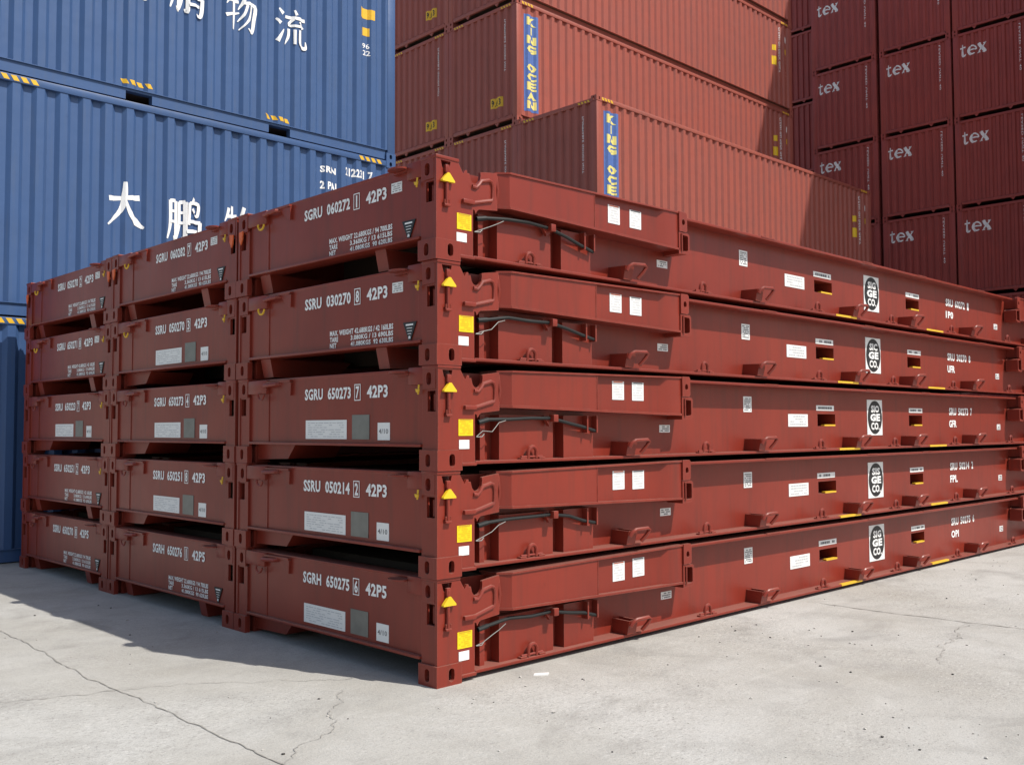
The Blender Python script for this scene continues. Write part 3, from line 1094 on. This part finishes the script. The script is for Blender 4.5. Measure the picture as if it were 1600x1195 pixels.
def rk_wire(seed=0):
    mb = MB()
    q = random.Random(60+seed)
    mb.tube([(0.310, -0.004, 0.205), (0.36, -0.010, 0.225+q.uniform(-.02, .02)), (0.44, -0.012, 0.255+q.uniform(-.025, .015)), (0.50, -0.012, 0.285+q.uniform(-.015, .01)), (0.56, -0.012, 0.308)], 0.0028, 6)
    mb.tube([(0.310, -0.006, 0.205), (0.345, -0.018, 0.205), (0.368, -0.014, 0.222)], 0.0035, 6)
    return mb


def rk_clip():
    mb = MB()
    mb.bbox(0.985, 1.030, -0.040, 0.008, 0.300, 0.350, 0.004)
    mb.prism([(0.93, 0.345), (1.02, 0.300), (0.985, 0.272)], 0.005, 0.030, 'y')
    return mb


def rk_endbeam(stubs):
    def f():
        mb = MB()
        # end plate, sill flange, top flange
        mb.box(0.030, 0.042, 0.159, RW-0.159, 0.164, 0.628)
        mb.bbox(0.028, 0.16, 0.17, RW-0.17, 0.618, 0.634, 0.003)
        mb.bbox(-0.004, 0.16, 0.165, RW-0.165, 0.144, 0.163, 0.004)
        # vertical seam of the welded cheek plate
        mb.box(0.024, 0.0295, 0.1595, 0.215, 0.1645, 0.53)
        mb.box(0.024, 0.0295, RW-0.42, RW-0.1595, 0.1645, 0.53)
        if stubs:
            for (a, b, e) in ((0.585, 0.700, 0.50), (2.050, 2.190, 0.80)):
                mb.prism([(0.055, 0.1435), (e, 0.1435), (e-0.16, 0.006), (0.085, 0.006)], a, b, 'y')
        else:
            mb.prism([(RW-0.165, 0.1435), (1.74, 0.1435), (1.84, 0.038), (RW-0.165, 0.026)], 0.085, 0.5, 'x')
            mb.prism([(0.165, 0.026), (0.19, 0.036), (0.25, 0.1435), (0.165, 0.1435)], 0.085, 0.5, 'x')
        return mb
    return f


def rk_deck():
    mb = MB()
    mb.box(0.17, RL-0.17, 0.1425, RW-0.1425, 0.50, 0.545)
    for i in range(16):
        x = 0.9+i*0.70
        if any(a-0.13 < x < b+0.03 or RL-b-0.13 < x < RL-a+0.03 for a, b, c, d in SLOTS):
            continue
        mb.box(x, x+0.10, 0.1425, RW-0.1425, 0.12, 0.4995)
    # folded end walls lying on the deck
    mb.box(0.55, 2.45, 0.22, RW-0.22, 0.5455, 0.60); mb.box(RL-2.45, RL-0.55, 0.22, RW-0.22, 0.5455, 0.60)
    return mb


def rk_flag():
    mb = MB()
    mb.tube([(-0.006, 0.175, 0.53), (-0.010, 0.178, 0.47)], 0.006, 6)
    mb.prism([(0.160, 0.500), (0.198, 0.504), (0.190, 0.484), (0.168, 0.480)], -0.018, -0.010, 'x')
    return mb


def rk_sunlit_bit():
    """bright orange piece painting in sunlit bits seen at the lock slot"""
    mb = MB()
    mb.prism([(0.034, 0.505), (0.090, 0.512), (0.086, 0.450), (0.060, 0.405), (0.040, 0.440)], -0.016, -0.006, 'x')
    return mb


def rk_shackle():
    """yellow-tipped lashing lever hanging below the long lug"""
    mb = MB()
    pts = [(-0.010, 0.33, 0.525)]
    for k in range(9):
        a = math.pi*(0.05+0.9*k/8)
        pts.append((-0.014, 0.37-0.045*math.cos(a), 0.525-0.045*math.sin(a)))
    mb.tube(pts, 0.008, 6)
    return mb


def lines_print(mb, mapf, u0, u1, v0, v1, rows, rnd, fill=0.55):
    """rows of tiny print too small to read"""
    if not rows:
        return
    h = (v1-v0)/rows
    for i in range(rows):
        u = u0+(0 if rnd.random() < 0.7 else (u1-u0)*0.2)
        vb = v1-(i+1)*h
        while u < u1:
            w = rnd.uniform(0.04, 0.16)*(u1-u0)
            if rnd.random() < 0.8:
                a, b = u, min(u1, u+w)
                mb.add([mapf(a, vb+h*0.25), mapf(b, vb+h*0.25), mapf(b, vb+h*(0.25+fill)), mapf(a, vb+h*(0.25+fill))], [(0, 1, 2, 3)])
            u += w+0.025*(u1-u0)


def side_label(y, x0, x1, z0, z1, mat, rows, seed, ink='ink', head=None):
    """sticker on a face that looks towards -y"""
    def f():
        mb = MB()
        mb.mat(mat).box(x0, x1, y-0.003, y-0.0005, z0, z1)
        rnd = random.Random(seed)
        dx, dz = (x1-x0)*0.10, (z1-z0)*0.08
        mb.mat(M[ink])
        lines_print(mb, lambda u, v: (u, y-0.0042, v), x0+dx, x1-dx, z0+dz, z1-dz, rows, rnd)
        if head:
            mb.mat(M[head]).add([(x0+dx, y-0.0042, z1-dz*0.9), (x1-dx, y-0.0042, z1-dz*0.9), (x1-dx, y-0.0042, z1-dz*0.2), (x0+dx, y-0.0042, z1-dz*0.2)], [(0, 1, 2, 3)])
        return mb
    return f


def end_label(y0, y1, z0, z1, mat, rows, seed, ink='ink_pale'):
    """sticker on the end plate, which looks towards -x"""
    def f():
        mb = MB()
        x = 0.030
        mb.mat(mat).box(x-0.004, x-0.0005, y0, y1, z0, z1)
        if rows:
            rnd = random.Random(seed)
            dy, dz = (y1-y0)*0.06, (z1-z0)*0.08
            mb.mat(M[ink])
            lines_print(mb, lambda u, v: (x-0.0055, -u, v), -(y1-dy), -(y0+dy), z0+dz, z1-dz, rows, rnd, 0.32)
        return mb
    return f


EX = 0.0265     # lettering plane on the end plate


def endmap(u, v):
    return (EX, -u, v)


def rk_number(num, dig, tail, which):
    mb = MB()
    a, w = -1.522, 0.985
    zb, zt = 0.462, 0.545
    pre, digits = num.split()
    if which == 'serial_lettering':
        text_into(mb, pre+'  '+digits, endmap, a, a+w*0.580, zb, zt, 0.034)
    if which == 'size_code':
        text_into(mb, tail, endmap, a+w*0.768, a+w, zb, zt, 0.034)
    if which == 'check_digit':
        text_into(mb, dig, endmap, *((a+w*0.638, a+w*0.678) if dig != '1' else (a+w*0.650, a+w*0.666)), zb, zt, 0.03)
        b0, b1, c0, c1, t = a+w*0.622, a+w*0.694, zb-0.014, zt+0.014, 0.006
        for r_ in ((b0, b1, c0, c0+t), (b0, b1, c1-t, c1), (b0, b0+t, c0+t, c1-t), (b1-t, b1, c0+t, c1-t)):
            mb.add([endmap(r_[0], r_[2]), endmap(r_[1], r_[2]), endmap(r_[1], r_[3]), endmap(r_[0], r_[3])], [(0, 1, 2, 3)])
    return mb


def rk_weights(v):
    rows = [('MAX. WEIGHT 22.680KGS / 94 700LBS', 'TARE', '3.360KG / 13 615LBS', 'NET', '41.080KGS  90 620LBS'),
            ('MAX. WEIGHT 42.680KGS / 42 160LBS', 'TARE', '3.080KG / 13 690LBS', 'NET', '41.080KGS  92 630LBS')][v % 2]
    mb = MB()
    u0, u1 = -1.20, -0.475
    text_into(mb, rows[0], endmap, u0, u1, 0.254, 0.292, 0.030)
    text_into(mb, rows[1], endmap, u0, u0+0.10, 0.212, 0.246, 0.030)
    text_into(mb, rows[2], endmap, u0+0.25, u1, 0.212, 0.246, 0.030)
    text_into(mb, rows[3], endmap, u0, u0+0.08, 0.170, 0.204, 0.030)
    text_into(mb, rows[4], endmap, u0+0.25, u1, 0.170, 0.204, 0.030)
    return mb


def rk_triangle():
    mb = MB()
    mb.mat(M['black']).prism([(0.232, 0.284), (0.368, 0.284), (0.300, 0.150)], 0.0225, 0.0285, 'x')
    mb.mat(M['white'])
    x = 0.0215
    for i, (w, h) in enumerate(((0.076, 0.010), (0.056, 0.004), (0.050, 0.004), (0.036, 0.004))):
        z = 0.262-i*0.018
        mb.add([(x, 0.300+w/2, z), (x, 0.300-w/2, z), (x, 0.300-w/2, z+h), (x, 0.300+w/2, z+h)], [(0, 1, 2, 3)])
    mb.add([(x, 0.311, 0.178), (x, 0.289, 0.178), (x, 0.292, 0.196), (x, 0.308, 0.196)], [(0, 1, 2, 3)])
    return mb


def rk_capacity():
    mb = MB()
    mb.mat(M['label']).box(0.026, 0.0295, 0.515, 0.645, 0.184, 0.298)
    mb.mat(M['ink'])
    text_into(mb, '4/10', lambda u, v: (0.0245, -u, v), -0.630, -0.530, 0.226, 0.258, 0.006)
    return mb


WEBY = 0.130


def sidemap(u, v):
    return (u, WEBY-0.0035, v)


def rk_side_number(num, short):
    mb = MB()
    pre, digits, dig = num
    text_into(mb, pre, sidemap, 7.95, 8.16, 0.392, 0.482, 0.030)
    text_into(mb, digits, sidemap, 8.22, 8.52, 0.392, 0.482, 0.030)
    text_into(mb, dig, sidemap, 8.59, 8.64, 0.392, 0.482, 0.030)
    text_into(mb, short, sidemap, 7.945, 8.16, 0.250, 0.335, 0.035)
    return mb


def rk_emblem(top):
    def f():
        mb = MB()
        y = WEBY
        mb.mat(M['label']).box(5.865, 6.205, y-0.005, y-0.0005, 0.172, 0.540)
        c = [(6.035+0.158*math.cos(2*math.pi*k/40), 0.358+0.172*math.sin(2*math.pi*k/40)) for k in range(40)]
        mb.mat(M['black']).prism(c, y-0.008, y-0.0052, 'y')
        mb.mat(M['label'])
        mp = lambda u, v: (u, y-0.0095, v)
        text_into(mb, top, mp, 5.945, 6.125, 0.408, 0.482, 0.045)
        text_into(mb, 'GE', mp, 5.925, 6.145, 0.318, 0.396, 0.055)
        text_into(mb, 'CO.', mp, 5.940, 6.130, 0.228, 0.306, 0.045)
        return mb
    return f


RINGS = [0.83, 2.83, 4.70, 6.26, 7.83, 9.61, RL-0.83]
POCKETS = [1.78, 3.57, 5.34, 6.66, 8.33, 10.45]


def build_rack(label, loc, group, stubs, num, dig, tail, side, short, level, row):
    root = thing('flat_rack', label, 'flat rack', loc, group)
    for fy in (None, RW):
        b = rp('side_beam', 'beam', rk_beam, root, (None, fy))
        for a, e in ((5.02, 5.44), (7.09, 7.54)):
            rp('yellow_edging', ('yellow', a), rk_yellow_edge(a, e), b, (None, fy), M['hazard'])
        for a, e, c, d in SLOTS:
            rp('yellow_lip', ('lip', a), rk_yellow_lip(a, e, c), b, (None, fy), M['hazard'])
        for i, x in enumerate(RINGS):
            rp('lashing_ring', ('ring', i), rk_ring(x), root, (None, fy))
        for i, x in enumerate(POCKETS):
            q = rp('stake_pocket', ('pocket', i), rk_pocket(x), root, (None, fy))
            rp('handle', ('phandle', i), rk_handle(x), q, (None, fy))
    rp('deck', 'deck', rk_deck, root, mat=M['wood'])
    for fx in (None, RL):
        rp('end_beam', ('endbeam', stubs), rk_endbeam(stubs), root, (fx, None))
        for fy in (None, RW):
            mr = (fx, fy)
            po = rp('corner_post', 'post', rk_post, root, mr)
            rp('side_plate', 'plate', rk_plate, po, mr)
            rp('lock_rod', 'rod', rk_rod, po, mr)
            rp('lock_indicator', 'indicator', rk_indicator, po, mr, M['yellow'])
            rp('lashing_lug', ('lug', fy is not None), rk_lug(fy is not None), po, mr)
            if level == 4 and not (row == 0 and fy is None):
                rp('sunlit_bit', 'flap', rk_sunlit_bit, po, mr, M['orange'])  # sunlight at the slot, put in as an orange piece
            rp('corner_casting', 'casting', rk_casting, root, mr)
            ar = rp('hinge_arm', 'arm', rk_arm, root, mr)
            rp('arm_ear', 'ear', rk_ear, ar, mr)
            rp('arm_bracket', 'bracket', rk_bracket, ar, mr)
            if fy is None:
                h = rp('hose', ('hose', level), lambda: rk_hose(level), root, mr, M['rubber'])
                rp('hose_clip', 'clip', rk_clip, h, mr)
                rp('tie_wire', ('wire', level), lambda: rk_wire(level), h, mr, M['steel'])
                if level >= 1:
                    rp('latch_flag', 'flag', rk_flag, po, mr, M['hazard'])
            else:
                rp('lashing_lever', ('lever', level < 3), rk_shackle, po, mr, M['rack'] if level < 3 else M['hazard'])
    # stickers on the sunlit side
    q = random.Random(90+level)

    def stick(name, key, y, a, e, c, d, mat_, rows, seed, ink='ink', head=None):
        dx, dz = q.uniform(-0.010, 0.010), q.uniform(-0.008, 0.008)
        rp(name, (key, level), side_label(y, a+dx, e+dx, c+dz, d+dz, mat_, rows, seed+level, ink, head), root)
    stick('yellow_label', 'ylab', 0.0, 0.166, 0.286, 0.212, 0.314, M['yel_label'], 7, 3, 'ochre_faint', 'ochre')
    stick('white_label', 'wlab', 0.0, 0.168, 0.252, 0.130, 0.186, M['label'], 0, 4)
    stick('white_label', 'alab1', 0.0, 1.632, 1.765, 0.455, 0.590, M['label'], 6, 5, 'ink_faint', 'orange')
    stick('white_label', 'alab2', 0.0, 1.862, 1.998, 0.455, 0.590, M['label'], 6, 6, 'ink_faint', 'ink')
    for k, (a, b_, c, d, rows, ink) in enumerate(((2.36, 2.495, 0.222, 0.280, 3, 'ink'), (3.55, 3.68, 0.385, 0.520, 7, 'ink'), (4.30, 4.655, 0.262, 0.378, 4, 'ink_pale'),
                                                 (4.83, 5.175, 0.412, 0.462, 1, 'ink'), (6.86, 7.205, 0.412, 0.462, 1, 'ink'), (9.46, 9.58, 0.215, 0.285, 3, 'ink'))):
        stick('white_label', 'lab%d' % k, WEBY, a, b_, c, d, M['label'], rows, 20+7*k, ink)
    rp('emblem_plate', ('emblem', level), rk_emblem(['SIG', 'SIS', 'SIO', 'SIC', 'SIG'][level]), root)
    put('side_lettering', rk_side_number(side, short).mesh('side_lettering', M['white']), root)
    # end lettering
    for q in ('serial_lettering', 'check_digit', 'size_code'):
        put(q, rk_number(num, dig, tail, q).mesh(q, M['white']), root)
    if stubs:
        rp('weight_lettering', ('weights', level % 2), lambda: rk_weights(level), root, mat=M['white'])
        rp('warning_triangle', 'triangle', rk_triangle, root)
        if level >= 3:
            rp('white_label', 'toplab', end_label(0.375, 0.485, 0.486, 0.552, M['label'], 4, 30, 'ink'), root)
    else:
        rp('data_plate', 'dplate', end_label(1.000, 1.508, 0.188, 0.320, M['label'], 7, 31), root)
        rp('metal_plate', 'mplate', end_label(0.738, 0.935, 0.188, 0.352, M['plate'], 0, 32), root)
        rp('capacity_label', 'capacity', rk_capacity, root)
    return root


ROWS = [
 ('corner stack nearest the viewer', 0.0, [('SGRH 650275', '6', '42P5', 0), ('SSRU 050214', '2', '42P3', 0), ('SGRU 650273', '7', '42P3', 0), ('SSRU 030270', '8', '42P3', 1), ('SGRU 060272', '1', '42P3', 1)]),
 ('middle stack', 2.472, [('SGRH 650276', '1', '42P5', 1), ('SSRU 650251', '8', '42P3', 0), ('SGRU 650273', '4', '42P3', 0), ('SSRU 050270', '3', '42P3', 0), ('SGRU 060282', '7', '42P3', 1)]),
 ('stack by the blue containers', 4.944, [('SSRU 650270', '8', '42P5', 1), ('SSRU 650251', '2', '42P3', 1), ('SSRU 650223', '7', '42P3', 0), ('SGRU 650271', '8', '42P3', 1), ('SSRU 050270', '2', '42P3', 1)]),
]
LV = ['bottom', 'second from bottom', 'third from bottom', 'fourth from bottom', 'top']
for ri, (rn, y, items) in enumerate(ROWS):
    for k, (num, dig, tail, stubs) in enumerate(items):
        lab = f'{LV[k]} brown folded flat rack of the {rn}'
        jx = random.uniform(-0.008, 0.008) if k else 0.0
        jy = random.uniform(-0.005, 0.005) if k else 0.0
        build_rack(lab, (jx, y+jy, k*RH), 'folded flat racks in three stacks', bool(stubs), num, dig, tail,
                   ('SRU', num.split()[1][1:], dig), ['OPI', 'FPL', 'GFR', 'UFR', '1P0'][k], k, ri)
